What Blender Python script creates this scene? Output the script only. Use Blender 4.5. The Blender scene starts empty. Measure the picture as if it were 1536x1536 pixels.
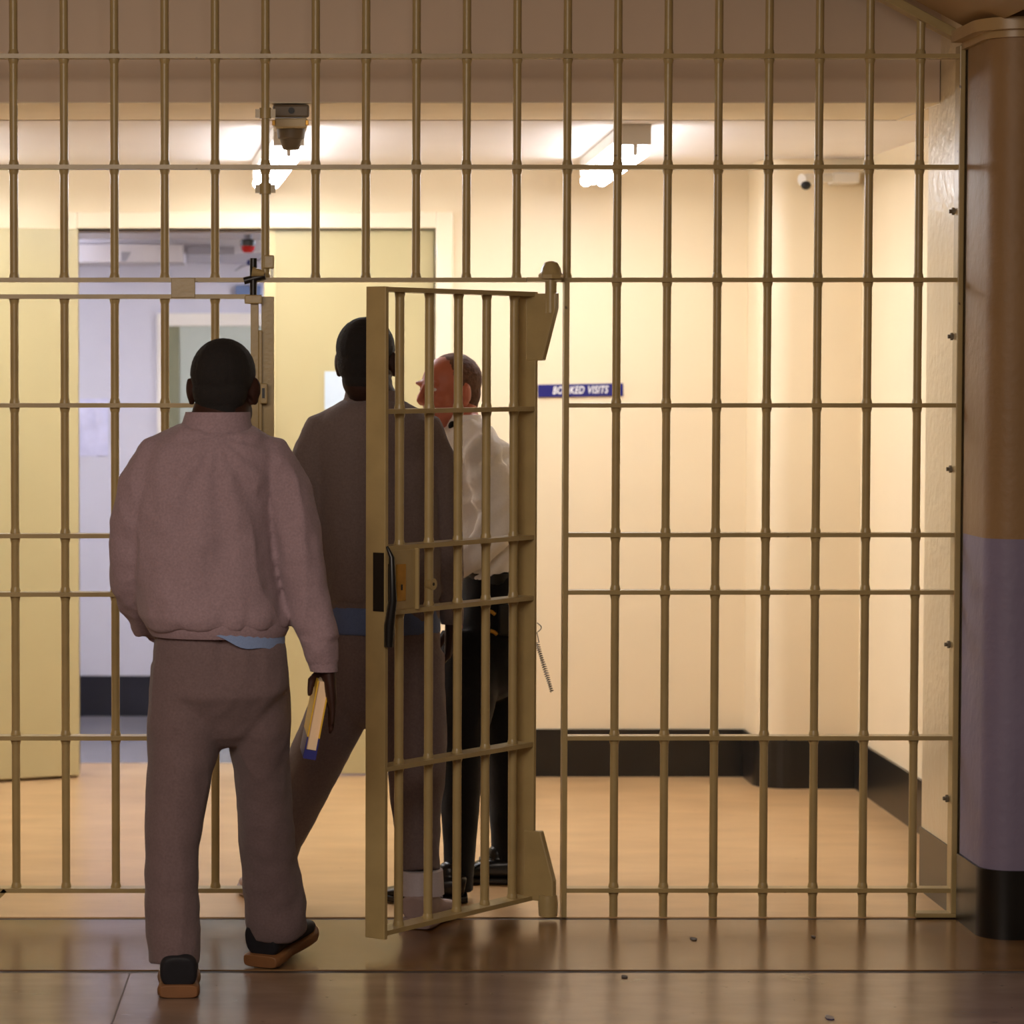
import bpy, bmesh, math, random
from mathutils import Vector, Matrix, noise
random.seed(7)
scn = bpy.context.scene
COL = scn.collection
V = Vector
PI = math.pi

# ------------------------------------------------------------------ camera model
F = 4600.0; CX = 384.0; CY = 768.0; H = 1.65
PIT = math.atan(218 / 4600)
cP, sP = math.cos(PIT), math.sin(PIT)

def at(px, py, Y):
    """point seen at photo pixel (px,py) standing on the depth plane Y (metres)"""
    a = (px - CX) / F; b = (CY - py) / F
    d = V((a, cP + b * sP, -sP + b * cP))
    t = Y / d.y
    return V((d.x * t, Y, H + d.z * t))

def m_per_px(Y): return Y / F

# ------------------------------------------------------------------ materials
def lin(c):
    out = []
    for v in c[:3]:
        v /= 255.0
        out.append(v / 12.92 if v <= .04045 else ((v + .055) / 1.055) ** 2.4)
    return (*out, 1.0)

def mat(name, rgb, rough=.6, spec=.5, metal=0.0, var=.08, vscale=6.0, bump=0.0, bscale=60.0,
        stretch=None, dark=None, sheen=0.0, coat=0.0):
    m = bpy.data.materials.new(name); m.use_nodes = True
    nt = m.node_tree; b = nt.nodes['Principled BSDF']
    base = lin(rgb)
    b.inputs['Roughness'].default_value = rough
    b.inputs['Metallic'].default_value = metal
    b.inputs['Specular IOR Level'].default_value = spec
    b.inputs['Sheen Weight'].default_value = sheen
    b.inputs['Coat Weight'].default_value = coat
    tc = nt.nodes.new('ShaderNodeTexCoord')
    mp = nt.nodes.new('ShaderNodeMapping')
    if stretch: mp.inputs['Scale'].default_value = stretch
    nt.links.new(tc.outputs['Object'], mp.inputs['Vector'])
    n = nt.nodes.new('ShaderNodeTexNoise'); n.inputs['Scale'].default_value = vscale
    n.inputs['Detail'].default_value = 6
    nt.links.new(mp.outputs['Vector'], n.inputs['Vector'])
    r = nt.nodes.new('ShaderNodeValToRGB')
    lo = dark and lin(dark) or tuple(v * (1 - var) for v in base[:3]) + (1,)
    hi = tuple(min(1, v * (1 + var)) for v in base[:3]) + (1,)
    r.color_ramp.elements[0].position = .3; r.color_ramp.elements[0].color = lo
    r.color_ramp.elements[1].position = .7; r.color_ramp.elements[1].color = hi
    nt.links.new(n.outputs['Fac'], r.inputs['Fac'])
    nt.links.new(r.outputs['Color'], b.inputs['Base Color'])
    if bump:
        n2 = nt.nodes.new('ShaderNodeTexNoise'); n2.inputs['Scale'].default_value = bscale
        n2.inputs['Detail'].default_value = 4
        nt.links.new(mp.outputs['Vector'], n2.inputs['Vector'])
        bp = nt.nodes.new('ShaderNodeBump'); bp.inputs['Strength'].default_value = bump
        bp.inputs['Distance'].default_value = .01
        nt.links.new(n2.outputs['Fac'], bp.inputs['Height'])
        nt.links.new(bp.outputs['Normal'], b.inputs['Normal'])
    return m

def emit(name, rgb, strength):
    m = bpy.data.materials.new(name); m.use_nodes = True
    nt = m.node_tree; b = nt.nodes['Principled BSDF']
    b.inputs['Base Color'].default_value = (.9, .9, .9, 1)
    b.inputs['Emission Color'].default_value = (*rgb, 1)
    b.inputs['Emission Strength'].default_value = strength
    return m

def floor_mat(name, a, b_, fleck, rough):
    m = mat(name, a, rough=rough, spec=.5, var=.1, vscale=3.0, stretch=(1, 2.2, 1), dark=b_, bump=.04, bscale=14)
    nt = m.node_tree; bs = nt.nodes['Principled BSDF']
    src = bs.inputs['Base Color'].links[0].from_socket
    tc = nt.nodes.new('ShaderNodeTexCoord')
    n = nt.nodes.new('ShaderNodeTexNoise'); n.inputs['Scale'].default_value = 22
    n.inputs['Detail'].default_value = 3
    nt.links.new(tc.outputs['Object'], n.inputs['Vector'])
    r = nt.nodes.new('ShaderNodeValToRGB')
    r.color_ramp.elements[0].position = .70; r.color_ramp.elements[0].color = (0, 0, 0, 1)
    r.color_ramp.elements[1].position = .76; r.color_ramp.elements[1].color = (.55, .55, .55, 1)
    nt.links.new(n.outputs['Fac'], r.inputs['Fac'])
    mx = nt.nodes.new('ShaderNodeMix'); mx.data_type = 'RGBA'
    nt.links.new(r.outputs['Color'], mx.inputs[0])
    nt.links.new(src, mx.inputs[6]); mx.inputs[7].default_value = lin(fleck)
    nt.links.new(mx.outputs[2], bs.inputs['Base Color'])
    return m

M = {}
M['gate'] = mat('gate_paint', (172, 150, 102), rough=.32, spec=.5, var=.1, vscale=9, bump=.06, bscale=90)
def chips(m, rgb, scale, lo):
    nt = m.node_tree; bs = nt.nodes['Principled BSDF']; src = bs.inputs['Base Color'].links[0].from_socket
    tc = nt.nodes.new('ShaderNodeTexCoord'); n = nt.nodes.new('ShaderNodeTexNoise'); n.inputs['Scale'].default_value = scale
    nt.links.new(tc.outputs['Object'], n.inputs['Vector'])
    r_ = nt.nodes.new('ShaderNodeValToRGB')
    r_.color_ramp.elements[0].position = lo; r_.color_ramp.elements[0].color = (0, 0, 0, 1)
    r_.color_ramp.elements[1].position = lo + .02; r_.color_ramp.elements[1].color = (.8, .8, .8, 1)
    nt.links.new(n.outputs['Fac'], r_.inputs['Fac'])
    mx = nt.nodes.new('ShaderNodeMix'); mx.data_type = 'RGBA'
    nt.links.new(r_.outputs['Color'], mx.inputs[0]); nt.links.new(src, mx.inputs[6]); mx.inputs[7].default_value = lin(rgb)
    nt.links.new(mx.outputs[2], bs.inputs['Base Color'])
chips(M['gate'], (70, 46, 36), 16, .74)
M['wall'] = mat('cream_wall', (236, 218, 184), rough=.42, spec=.4, var=.03, vscale=1.5, bump=.03, bscale=40)
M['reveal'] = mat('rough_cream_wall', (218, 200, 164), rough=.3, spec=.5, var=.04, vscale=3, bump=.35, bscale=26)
M['ceil'] = mat('white_ceiling', (244, 238, 236), rough=.8, var=.02, vscale=2)
M['lintel'] = mat('lintel_paint', (214, 192, 168), rough=.55, var=.06, vscale=1.6)
M['lintel_under'] = mat('lintel_underside', (238, 224, 198), rough=.7, var=.03)
M['black_skirt'] = mat('black_skirting', (24, 23, 22), rough=.3, spec=.5, var=.2, vscale=8)
M['navy_skirt'] = mat('navy_skirting', (18, 20, 34), rough=.4, var=.2)
M['door'] = mat('yellow_door', (192, 178, 132), rough=.3, spec=.5, var=.03, vscale=2)
M['door_edge'] = mat('door_edge', (214, 196, 146), rough=.45, var=.05)
M['trim'] = mat('trim_paint', (244, 230, 200), rough=.3, spec=.5, var=.02)
M['lilac'] = mat('lilac_wall', (206, 204, 216), rough=.6, var=.02)
M['lilac_floor'] = mat('lilac_floor', (138, 134, 140), rough=.25, var=.05)
M['white'] = mat('white_plastic', (232, 226, 216), rough=.4, var=.02)
M['vent'] = mat('vent_grey', (150, 150, 168), rough=.5, var=.04)
M['panel_glass'] = mat('greenish_panel', (170, 178, 170), rough=.2, var=.05)
M['panel_dark'] = mat('panel_reveal', (118, 118, 92), rough=.5, var=.05)
M['paper_blue'] = mat('pale_blue_paper', (206, 220, 232), rough=.5, var=.03)
M['paper_gloss'] = mat('glossy_paper', (214, 214, 244), rough=.12, spec=.8, var=.12, vscale=10, bump=.6, bscale=9, coat=.5)
M['sign_blue'] = mat('sign_blue', (38, 38, 112), rough=.3, var=.03)
M['sign_white'] = mat('sign_white', (238, 236, 236), rough=.4, var=.01)
M['cctv'] = mat('camera_housing', (112, 98, 78), rough=.5, var=.05)
M['cctv_light'] = mat('camera_band', (196, 178, 136), rough=.45, var=.04)
M['lens'] = mat('black_lens', (8, 8, 9), rough=.5, var=.05)
M['black'] = mat('black_metal', (22, 20, 18), rough=.35, var=.2)
M['red'] = mat('red_lens', (170, 22, 26), rough=.2, var=.1)
M['navy_plastic'] = mat('navy_plastic', (34, 36, 92), rough=.35, var=.1)
M['steel_blue'] = mat('steel_blue', (96, 116, 156), rough=.5, var=.08)
M['brass'] = mat('brass', (196, 148, 62), rough=.35, metal=.6, var=.12, vscale=30)
M['bolt'] = mat('dull_steel', (120, 112, 96), rough=.45, metal=.5, var=.15, vscale=20)
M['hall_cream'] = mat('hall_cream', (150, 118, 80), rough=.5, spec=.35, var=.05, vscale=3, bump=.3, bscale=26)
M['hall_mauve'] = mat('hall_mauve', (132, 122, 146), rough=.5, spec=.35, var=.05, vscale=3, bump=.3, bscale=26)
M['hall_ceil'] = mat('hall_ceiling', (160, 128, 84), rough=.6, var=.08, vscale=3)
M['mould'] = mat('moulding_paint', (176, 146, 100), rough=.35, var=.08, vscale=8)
M['floor'] = floor_mat('lobby_vinyl', (200, 164, 118), (188, 150, 104), (150, 112, 76), .3)
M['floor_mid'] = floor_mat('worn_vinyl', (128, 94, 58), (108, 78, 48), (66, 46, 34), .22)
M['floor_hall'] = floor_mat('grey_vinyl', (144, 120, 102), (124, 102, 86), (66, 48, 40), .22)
M['gap'] = mat('dark_joint', (62, 48, 38), rough=.7, var=.2)
M['tile_line'] = mat('tile_joint', (84, 66, 56), rough=.7, var=.2)
M['skin_dark'] = mat('dark_brown_skin', (52, 29, 21), rough=.62, spec=.25, var=.1, vscale=20)
M['skin_deep'] = mat('deep_brown_skin', (50, 31, 24), rough=.62, spec=.25, var=.1, vscale=20)
M['skin_ruddy'] = mat('ruddy_skin', (182, 104, 80), rough=.5, var=.1, vscale=18)
M['hair_black'] = mat('cropped_black_hair', (19, 13, 11), rough=.8, var=.3, vscale=120, bump=.5, bscale=400)
M['hair_brown'] = mat('short_auburn_hair', (98, 62, 42), rough=.7, var=.25, vscale=120, bump=.5, bscale=400)
def cloth(name, rgb, var=.12): return mat(name, rgb, rough=.95, spec=.15, var=var, vscale=170, bump=.25, bscale=420, sheen=.15)
M['sweat_light'] = cloth('mauve_grey_fleece', (148, 126, 132))
M['sweat_dark'] = cloth('dark_grey_fleece', (115, 101, 98))
M['jog_light'] = cloth('grey_jersey', (113, 95, 96))
M['jog_dark'] = cloth('dark_grey_jersey', (116, 102, 102))
M['blue_cloth'] = cloth('light_blue_cotton', (130, 150, 190), .05)
M['blue_deep'] = cloth('dull_blue_cotton', (92, 108, 148), .05)
M['shirt_white'] = cloth('white_cotton', (232, 226, 220), .03)
M['black_cloth'] = cloth('black_twill', (20, 19, 20), .2)
M['sock'] = cloth('white_sock', (200, 192, 200), .05)
M['shoe_black'] = mat('navy_black_suede', (18, 18, 26), rough=.7, var=.2, vscale=40)
M['leather'] = mat('black_leather', (16, 15, 15), rough=.28, var=.2, vscale=20)
M['gum'] = mat('gum_sole', (122, 80, 44), rough=.6, var=.12, vscale=20)
M['pale_shoe'] = mat('pale_grey_shoe', (170, 150, 148), rough=.7, var=.1, vscale=20)
M['yellow_cover'] = mat('yellow_cover', (226, 182, 56), rough=.35, var=.06)
M['blue_cover'] = mat('blue_cover', (44, 48, 120), rough=.35, var=.06)
M['pages'] = mat('page_edges', (238, 208, 170), rough=.8, var=.08, vscale=120, stretch=(40, 1, 1))
M['eye'] = mat('eye_white', (210, 205, 200), rough=.2, var=.02)
M['tube'] = emit('lit_tube', (.97, 1.0, 1.07), 43)
M['tube_dim'] = emit('tube_weak_glow', (.97, 1.0, 1.07), 9)
M['tube_cool'] = emit('cool_tube', (.92, .95, 1.12), 142)

# ------------------------------------------------------------------ object helpers
WL = {}
def link(name, me, parent, loc, kind=None):
    o = bpy.data.objects.new(name, me); COL.objects.link(o)
    base = V(loc)
    if parent is not None:
        o.parent = parent; o.location = base - WL[parent.name]
    else:
        o.location = base
    WL[o.name] = base
    if kind: o['kind'] = kind
    return o

def tag(o, label, cat, group=None):
    o['label'] = label; o['category'] = cat
    if group: o['group'] = group
    return o

def empty(name, loc, label=None, cat=None, group=None):
    o = link(name, None, None, loc)
    o.empty_display_size = .1
    if label: tag(o, label, cat, group)
    return o

class MB:
    """collects world-space geometry and links it as one mesh object"""
    def __init__(s): s.v = []; s.f = []; s.mi = []
    def add(s, vs, fs, mi=0):
        k = len(s.v); s.v += [V(p) for p in vs]
        s.f += [tuple(i + k for i in f) for f in fs]; s.mi += [mi] * len(fs)
        return s
    def box(s, x0, x1, y0, y1, z0, z1, mi=0):
        vs = [(x, y, z) for x in (x0, x1) for y in (y0, y1) for z in (z0, z1)]
        return s.add(vs, [(0, 1, 3, 2), (4, 6, 7, 5), (0, 4, 5, 1), (2, 3, 7, 6), (0, 2, 6, 4), (1, 5, 7, 3)], mi)
    def obox(s, c, ax, ay, az, hx, hy, hz, mi=0):
        c = V(c)
        vs = [c + ax * (i * hx) + ay * (j * hy) + az * (k * hz) for i in (-1, 1) for j in (-1, 1) for k in (-1, 1)]
        return s.add(vs, [(0, 1, 3, 2), (4, 6, 7, 5), (0, 4, 5, 1), (2, 3, 7, 6), (0, 2, 6, 4), (1, 5, 7, 3)], mi)
    def prism(s, poly, d, mi=0):
        """closed outline (3-D points) pushed along vector d"""
        n = len(poly); d = V(d)
        vs = [V(p) for p in poly] + [V(p) + d for p in poly]
        fs = [tuple(range(n - 1, -1, -1)), tuple(range(n, 2 * n))]
        fs += [(i, (i + 1) % n, n + (i + 1) % n, n + i) for i in range(n)]
        return s.add(vs, fs, mi)
    def tube(s, pts, r, n=12, mi=0):
        pts = [V(p) for p in pts]; rs = r if isinstance(r, (list, tuple)) else [r] * len(pts)
        t0 = (pts[1] - pts[0]).normalized()
        ref = V((0, 1, 0)) if abs(t0.y) < .9 else V((1, 0, 0))
        vs = []; 
        for i, p in enumerate(pts):
            a = pts[max(0, i - 1)]; b = pts[min(len(pts) - 1, i + 1)]
            t = (b - a).normalized(); u = t.cross(ref).normalized(); w = u.cross(t)
            for k in range(n):
                q = 2 * PI * k / n
                vs.append(p + (u * math.cos(q) + w * math.sin(q)) * rs[i])
        m = len(pts); fs = []
        for i in range(m - 1):
            for k in range(n):
                fs.append((i * n + k, i * n + (k + 1) % n, (i + 1) * n + (k + 1) % n, (i + 1) * n + k))
        fs.append(tuple(range(n - 1, -1, -1))); fs.append(tuple((m - 1) * n + k for k in range(n)))
        return s.add(vs, fs, mi)
    def cyl(s, a, b, r, n=16, mi=0): return s.tube([a, b], r, n, mi)
    def ell(s, c, r, R=None, n=16, m=10, mi=0):
        c = V(c); vs = []; fs = []
        def q(x, y, z):
            p = V((x * r[0], y * r[1], z * r[2])); return c + (R @ p if R else p)
        vs.append(q(0, 0, 1))
        for i in range(1, m):
            th = PI * i / m
            for k in range(n):
                ph = 2 * PI * k / n
                vs.append(q(math.sin(th) * math.cos(ph), math.sin(th) * math.sin(ph), math.cos(th)))
        vs.append(q(0, 0, -1)); L = len(vs) - 1
        for k in range(n): fs.append((0, 1 + k, 1 + (k + 1) % n))
        for i in range(m - 2):
            for k in range(n):
                a = 1 + i * n + k; b = 1 + i * n + (k + 1) % n
                fs.append((a, a + n, b + n, b))
        for k in range(n): fs.append((L, 1 + (m - 2) * n + (k + 1) % n, 1 + (m - 2) * n + k))
        return s.add(vs, fs, mi)
    def loft(s, secs, n=28, ref=(0, 1, 0), e=2.0, dome=True, up=None):
        """secs: (centre, half width, half depth); closed tube of super-ellipses along the path"""
        ref = V(ref); P = [V(a[0]) for a in secs]; m = len(P); rings = []
        def frame(i):
            t = (P[min(m - 1, i + 1)] - P[max(0, i - 1)]).normalized()
            if up is not None: t = V(up)
            u = t.cross(ref)
            u = u.normalized() if u.length > 1e-4 else V((1, 0, 0))
            return t, u, u.cross(t)
        def ring(c, u, w, a, b):
            o = []
            for k in range(n):
                q = 2 * PI * k / n; x, y = math.cos(q), math.sin(q)
                x = math.copysign(abs(x) ** (2 / e), x); y = math.copysign(abs(y) ** (2 / e), y)
                o.append(c + u * (x * a) + w * (y * b))
            return o
        t, u, w = frame(0); a, b = secs[0][1], secs[0][2]
        if dome:
            for q in (1.2, .8, .4):
                rings.append(ring(P[0] - t * (math.sin(q) * min(a, b)), u, w, a * math.cos(q), b * math.cos(q)))
        for i in range(m):
            t, u, w = frame(i); rings.append(ring(P[i], u, w, secs[i][1], secs[i][2]))
        a, b = secs[-1][1], secs[-1][2]
        if dome:
            for q in (.4, .8, 1.2):
                rings.append(ring(P[-1] + t * (math.sin(q) * min(a, b)), u, w, a * math.cos(q), b * math.cos(q)))
        vs = [p for r in rings for p in r]; fs = []
        for i in range(len(rings) - 1):
            for k in range(n):
                fs.append((i * n + k, i * n + (k + 1) % n, (i + 1) * n + (k + 1) % n, (i + 1) * n + k))
        fs.append(tuple(range(n - 1, -1, -1))); fs.append(tuple((len(rings) - 1) * n + k for k in range(n)))
        return s.add(vs, fs)
    def raw(s, name='t'):
        me = bpy.data.meshes.new(name); me.from_pydata([tuple(p) for p in s.v], [], s.f); me.update()
        return me
    def build(s, name, mats, parent=None, kind=None, bevel=0.0, smooth=False, origin=None):
        vs = s.v
        lo = V((min(p.x for p in vs), min(p.y for p in vs), min(p.z for p in vs)))
        hi = V((max(p.x for p in vs), max(p.y for p in vs), max(p.z for p in vs)))
        o0 = V(origin) if origin is not None else V(((lo.x + hi.x) / 2, (lo.y + hi.y) / 2, lo.z))
        me = bpy.data.meshes.new(name)
        me.from_pydata([tuple(p - o0) for p in vs], [], s.f)
        for m_ in (mats if isinstance(mats, (list, tuple)) else [mats]): me.materials.append(m_)
        for p, i in zip(me.polygons, s.mi): p.material_index = i
        bm = bmesh.new(); bm.from_mesh(me); bmesh.ops.recalc_face_normals(bm, faces=bm.faces)
        bm.to_mesh(me); bm.free()
        if smooth:
            me.polygons.foreach_set('use_smooth', [True] * len(me.polygons))
            me.set_sharp_from_angle(angle=math.radians(40))
        me.update()
        o = link(name, me, parent, o0, kind)
        if bevel:
            b = o.modifiers.new('bevel', 'BEVEL'); b.width = bevel; b.segments = 2
            b.limit_method = 'ANGLE'; b.angle_limit = math.radians(40)
        return o

def organic(mb, name, m, parent=None, voxel=.008, smooth=4, disp=None, origin=None, post=None):
    """fuse overlapping closed shells into one continuous skin, smooth it, add folds"""
    me = mb.raw(); o = bpy.data.objects.new('tmp', me); COL.objects.link(o)
    r = o.modifiers.new('r', 'REMESH'); r.mode = 'VOXEL'; r.voxel_size = voxel; r.adaptivity = 0
    if smooth:
        sm = o.modifiers.new('s', 'SMOOTH'); sm.factor = .5; sm.iterations = smooth
    dg = bpy.context.evaluated_depsgraph_get(); dg.update()
    out = bpy.data.meshes.new_from_object(o.evaluated_get(dg))
    bpy.data.objects.remove(o); bpy.data.meshes.remove(me)
    if disp:
        ns = [v.normal.copy() for v in out.vertices]
        for v, nn in zip(out.vertices, ns): v.co = v.co + nn * disp(v.co, nn)
    if post:
        bm = bmesh.new(); bm.from_mesh(out); post(bm); bm.to_mesh(out); bm.free()
    xs = [v.co for v in out.vertices]
    o0 = V(origin) if origin is not None else V((sum(p.x for p in xs) / len(xs), sum(p.y for p in xs) / len(xs), min(p.z for p in xs)))
    out.transform(Matrix.Translation(-o0))
    out.materials.clear(); out.materials.append(m)
    out.polygons.foreach_set('use_smooth', [True] * len(out.polygons)); out.update()
    out.name = name
    return link(name, out, parent, o0)

def folds(big=.006, fine=.003, seed=0.0, vert=.45, hem=None):
    def d(p, n):
        q = V((p.x * 7 + seed, p.y * 7, p.z * 7 * vert))
        a = noise.noise(q)
        r = 1 - abs(noise.noise(V((p.x * 11 + seed * 2, p.y * 11, p.z * 11 * vert * 1.2 + 3))))
        f = noise.noise(V((p.x * 26 + seed, p.y * 26, p.z * 22)))
        k = big * a + big * .8 * (r ** 3 - .45) + fine * f
        if hem: 
            z0, z1, amp = hem
            if z0 < p.z < z1:
                t = math.sin(PI * (p.z - z0) / (z1 - z0))
                k += amp * t * math.sin(p.z * 105 + 2.4 * noise.noise(V((p.x * 9, p.y * 9, seed))))
        return k
    return d

# ------------------------------------------------------------------ the setting
GY = 9.15            # the plane of the barred gates
BY = 12.3            # the back wall of the lobby
CZ = 2.455           # lobby ceiling
RX = 2.355           # lobby right wall
PX = 2.10            # inner face of the right pier
LX = -2.6            # lobby left wall

def struct(mb, name, m, **k): return mb.build(name, m, kind='structure', **k)

struct(MB().box(LX, RX + .2, 9.135, 12.72, -.1, 0), 'floor', M['floor'])
struct(MB().box(-3.2, 5.2, 8.33, 9.092, -.1, 0), 'floor', M['floor_mid'])
struct(MB().box(-3.2, 5.2, -1.2, 8.285, -.1, 0), 'floor', M['floor_hall'])
struct(MB().box(-3.2, 5.2, 9.092, 9.135, -.1, -.004), 'trim_1', M['gap'])
struct(MB().box(-3.2, 5.2, 8.285, 8.33, -.1, -.003), 'trim_2', M['gap'])
# hairline joint of the front sheet flooring, running towards the viewer
a = at(195, 1462, 8.28); b = at(184, 1536, 7.6)
struct(MB().prism([(a.x - .0025, 8.285, .0006), (a.x + .0025, 8.285, .0006), (a.x - .16, 3.0, .0006), (a.x - .165, 3.0, .0006)], (0, 0, -.004)), 'trim_3', M['tile_line'])
struct(MB().box(LX - .8, RX + .6, 12.72, 14.6, -.1, 0), 'floor', M['lilac_floor'])

# lobby ceiling, lintel over the gates
struct(MB().box(LX - .2, RX + .2, 10.1, BY + .2, CZ, CZ + .15), 'ceiling', M['ceil'])
LZ = 2.462
struct(MB().box(-3.2, PX, 9.46, 10.1, LZ, 3.9, 0).box(-3.2, PX, 9.462, 10.1, LZ - .004, LZ, 1), 'wall_lintel', [M['lintel'], M['lintel_under']])
struct(MB().box(PX - .002, RX + .2, 9.46, 10.1, CZ, CZ + .15), 'ceiling', M['lintel_under'])

# back wall with the double-door opening
dx0, dx1 = at(116, 500, BY).x, at(653, 500, BY).x
dz = at(384, 343, BY).z
struct(MB().box(LX - .2, dx0, BY, BY + .12, 0, CZ + .1).box(dx1, RX + .2, BY, BY + .12, 0, CZ + .1).box(dx0, dx1, BY, BY + .12, dz, CZ + .1), 'wall_back', M['wall'])
struct(MB().box(LX - .2, LX, 9.13, BY, 0, CZ + .1), 'wall_left', M['wall'])
struct(MB().box(RX, RX + .2, 9.62, BY, 0, CZ + .1), 'wall_right', M['wall'])
# boxed pier with a rounded edge in the far right corner
px0 = at(1140, 800, 11.95).x; R = .12; pts = []
for k in range(9):
    q = PI / 2 * k / 8
    pts.append((px0 + R - R * math.cos(q), 11.94 + R - R * math.sin(q), 0))
pts += [(RX, 11.94, 0), (RX, BY, 0), (px0, BY, 0)]
struct(MB().prism(pts, (0, 0, CZ)), 'wall_pier', M['wall'], smooth=True)
sk = .192
pts2 = []
for k in range(9):
    q = PI / 2 * k / 8
    pts2.append((px0 + R - (R + .008) * math.cos(q), 11.94 + R - (R + .008) * math.sin(q), 0))
pts2 += [(RX, 11.932, 0), (RX, 11.95, 0), (px0 + R, 11.95, 0), (px0 + .01, 11.95 + R, 0), (px0 + .01, BY, 0), (px0 - .008, BY, 0)]
struct(MB().prism(pts2, (0, 0, sk)), 'baseboard_pier', M['black_skirt'])
struct(MB().box(at(680, 900, BY).x, px0, BY - .012, BY, 0, sk), 'baseboard_back', M['black_skirt'])
struct(MB().box(LX, dx0 - .08, BY - .012, BY, 0, sk), 'baseboard_back', M['black_skirt'])
struct(MB().box(RX - .012, RX, 9.63, 11.94, 0, sk), 'baseboard_right', M['black_skirt'])
struct(MB().box(LX, LX + .012, 9.14, BY - .012, 0, sk), 'baseboard_left', M['black_skirt'])

# right pier the gates are fixed to: reveal behind the bars and the rounded corner in front
CFY = 8.77; CR = .085
def corner(off, z0, z1, y1):
    o = [(PX - off, y1, z0)]
    for k in range(9):
        q = PI / 2 * k / 8
        o.append((PX + CR - (CR + off) * math.cos(q), CFY + CR - (CR + off) * math.sin(q), z0))
    o += [(5.2, CFY - off, z0), (5.2, y1, z0)]
    return MB().prism(o, (0, 0, z1 - z0))
struct(MB().box(PX, RX + .2, GY + .03, 9.62, 0, 3.3), 'wall_reveal', M['reveal'])
struct(MB().box(PX - .006, PX, GY + .03, 9.62, 0, .2).box(PX, RX, 9.62, 9.626, 0, .2), 'baseboard_reveal', M['black_skirt'])
zs = at(1500, 809, CFY).z
struct(corner(0, 0, zs, GY - .055), 'wall_corner', M['hall_mauve'], smooth=True)
struct(corner(0, zs, 3.3, GY - .055), 'wall_corner', M['hall_cream'], smooth=True)
struct(corner(.009, 0, .2, GY - .055), 'baseboard_corner', M['black_skirt'], smooth=True)
struct(MB().box(PX + .07, RX + .2, GY - .055, GY + .03, 0, 3.3), 'wall_slot', M['black_skirt'])  # skirting black on the slot's back stands in for the gap shadow
# capital moulding wrapped round the corner, and the sloping haunch of the hall ceiling
mz = at(1432, 74, GY).z
def cap(off, z0, z1): return corner(off, z0, z1, GY - .03)
m_ = cap(.014, mz - .004, mz + .016); m2 = cap(.045, mz + .016, mz + .05)
m_.add(m2.v, m2.f); struct(m_, 'trim_4', M['mould'], smooth=True)
hx, hz = at(1322, 0, GY - .06).x, at(1322, 0, GY - .06).z
slope = (hz - mz) / (PX - hx)
poly = [(PX + .02, GY - .05, mz + .045), (PX - 1.3, GY - .05, mz + .045 + 1.3 * slope), (PX - 1.3, GY - .05, 3.9), (PX + .02, GY - .05, 3.9)]
struct(MB().prism(poly, (0, -3.2, 0)), 'ceiling', M['hall_ceil'])
struct(MB().box(-3.2, PX - 1.3, -1.2, GY - .05, mz + .045 + 1.3 * slope, 3.9), 'ceiling', M['hall_ceil'])
struct(MB().box(-3.4, -3.2, -1.2, 9.46, 0, 3.9), 'wall_left', M['hall_cream'])
struct(MB().box(-3.2, LX, GY - .03, 9.46, 0, 3.9), 'wall_return', M['wall'])

# passage beyond the double doors
struct(MB().box(LX - .8, RX + .6, BY + .12, 13.05, 2.19, 2.3), 'ceiling', M['lilac'])
struct(MB().box(LX - .8, RX + .6, 13.05, 14.6, 2.135, 2.3), 'ceiling', M['lilac'])
FY = 14.45
struct(MB().box(LX - .8, RX + .6, FY, FY + .15, 0, 2.3), 'wall_passage', M['lilac'])
struct(MB().box(LX - .8, at(236, 900, FY).x, FY - .015, FY, 0, .19), 'baseboard_passage', M['navy_skirt'])
struct(MB().box(LX - .95, LX - .8, BY + .12, FY, 0, 2.3), 'wall_passage', M['lilac'])
struct(MB().box(RX + .6, RX + .75, BY + .12, FY, 0, 2.3), 'wall_passage', M['lilac'])

# door set ----------------------------------------------------------------
ax0, ax1, az = at(94, 500, BY).x, at(679, 500, BY).x, at(384, 318, BY).z
struct(MB().box(ax0, dx0, BY - .022, BY + .13, 0, az).box(dx1, ax1, BY - .022, BY + .13, 0, az).box(dx0, dx1, BY - .022, BY + .13, dz, az), 'trim_5', M['trim'], bevel=.006)
mx_ = at(396, 500, BY).x
rd = MB().box(mx_ + .044, dx1 - .003, BY + .02, BY + .065, .008, dz - .004).build('door_1', M['door'], kind='structure', bevel=.003)
MB().box(mx_, mx_ + .046, BY + .012, BY + .07, .008, dz - .004).build('meeting_stile', M['door_edge'], rd, bevel=.002)
for py in (408, 640):
    c = at(408, py, BY)
    MB().box(c.x - .006, c.x + .006, BY - .002, BY + .02, c.z - .022, c.z + .022).build('hinge', M['bolt'], rd)
# left leaf, swung into the lobby
hp = V((dx0 + .0, BY - .03, 0)); an = math.radians(24)
u = V((-math.cos(an), -math.sin(an), 0)); w = V((-math.sin(an), math.cos(an), 0)); z_ = V((0, 0, 1))
ld = MB().obox(hp + u * .4 + z_ * (dz / 2 + .004), u, w, z_, .4, .022, dz / 2 - .008).build('door_2', M['door'], kind='structure', bevel=.004)
MB().obox(hp + u * .74 - w * .04 + z_ * 1.0, u, w, z_, .012, .018, .09).build('door_handle', M['bolt'], ld, bevel=.004)
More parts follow.
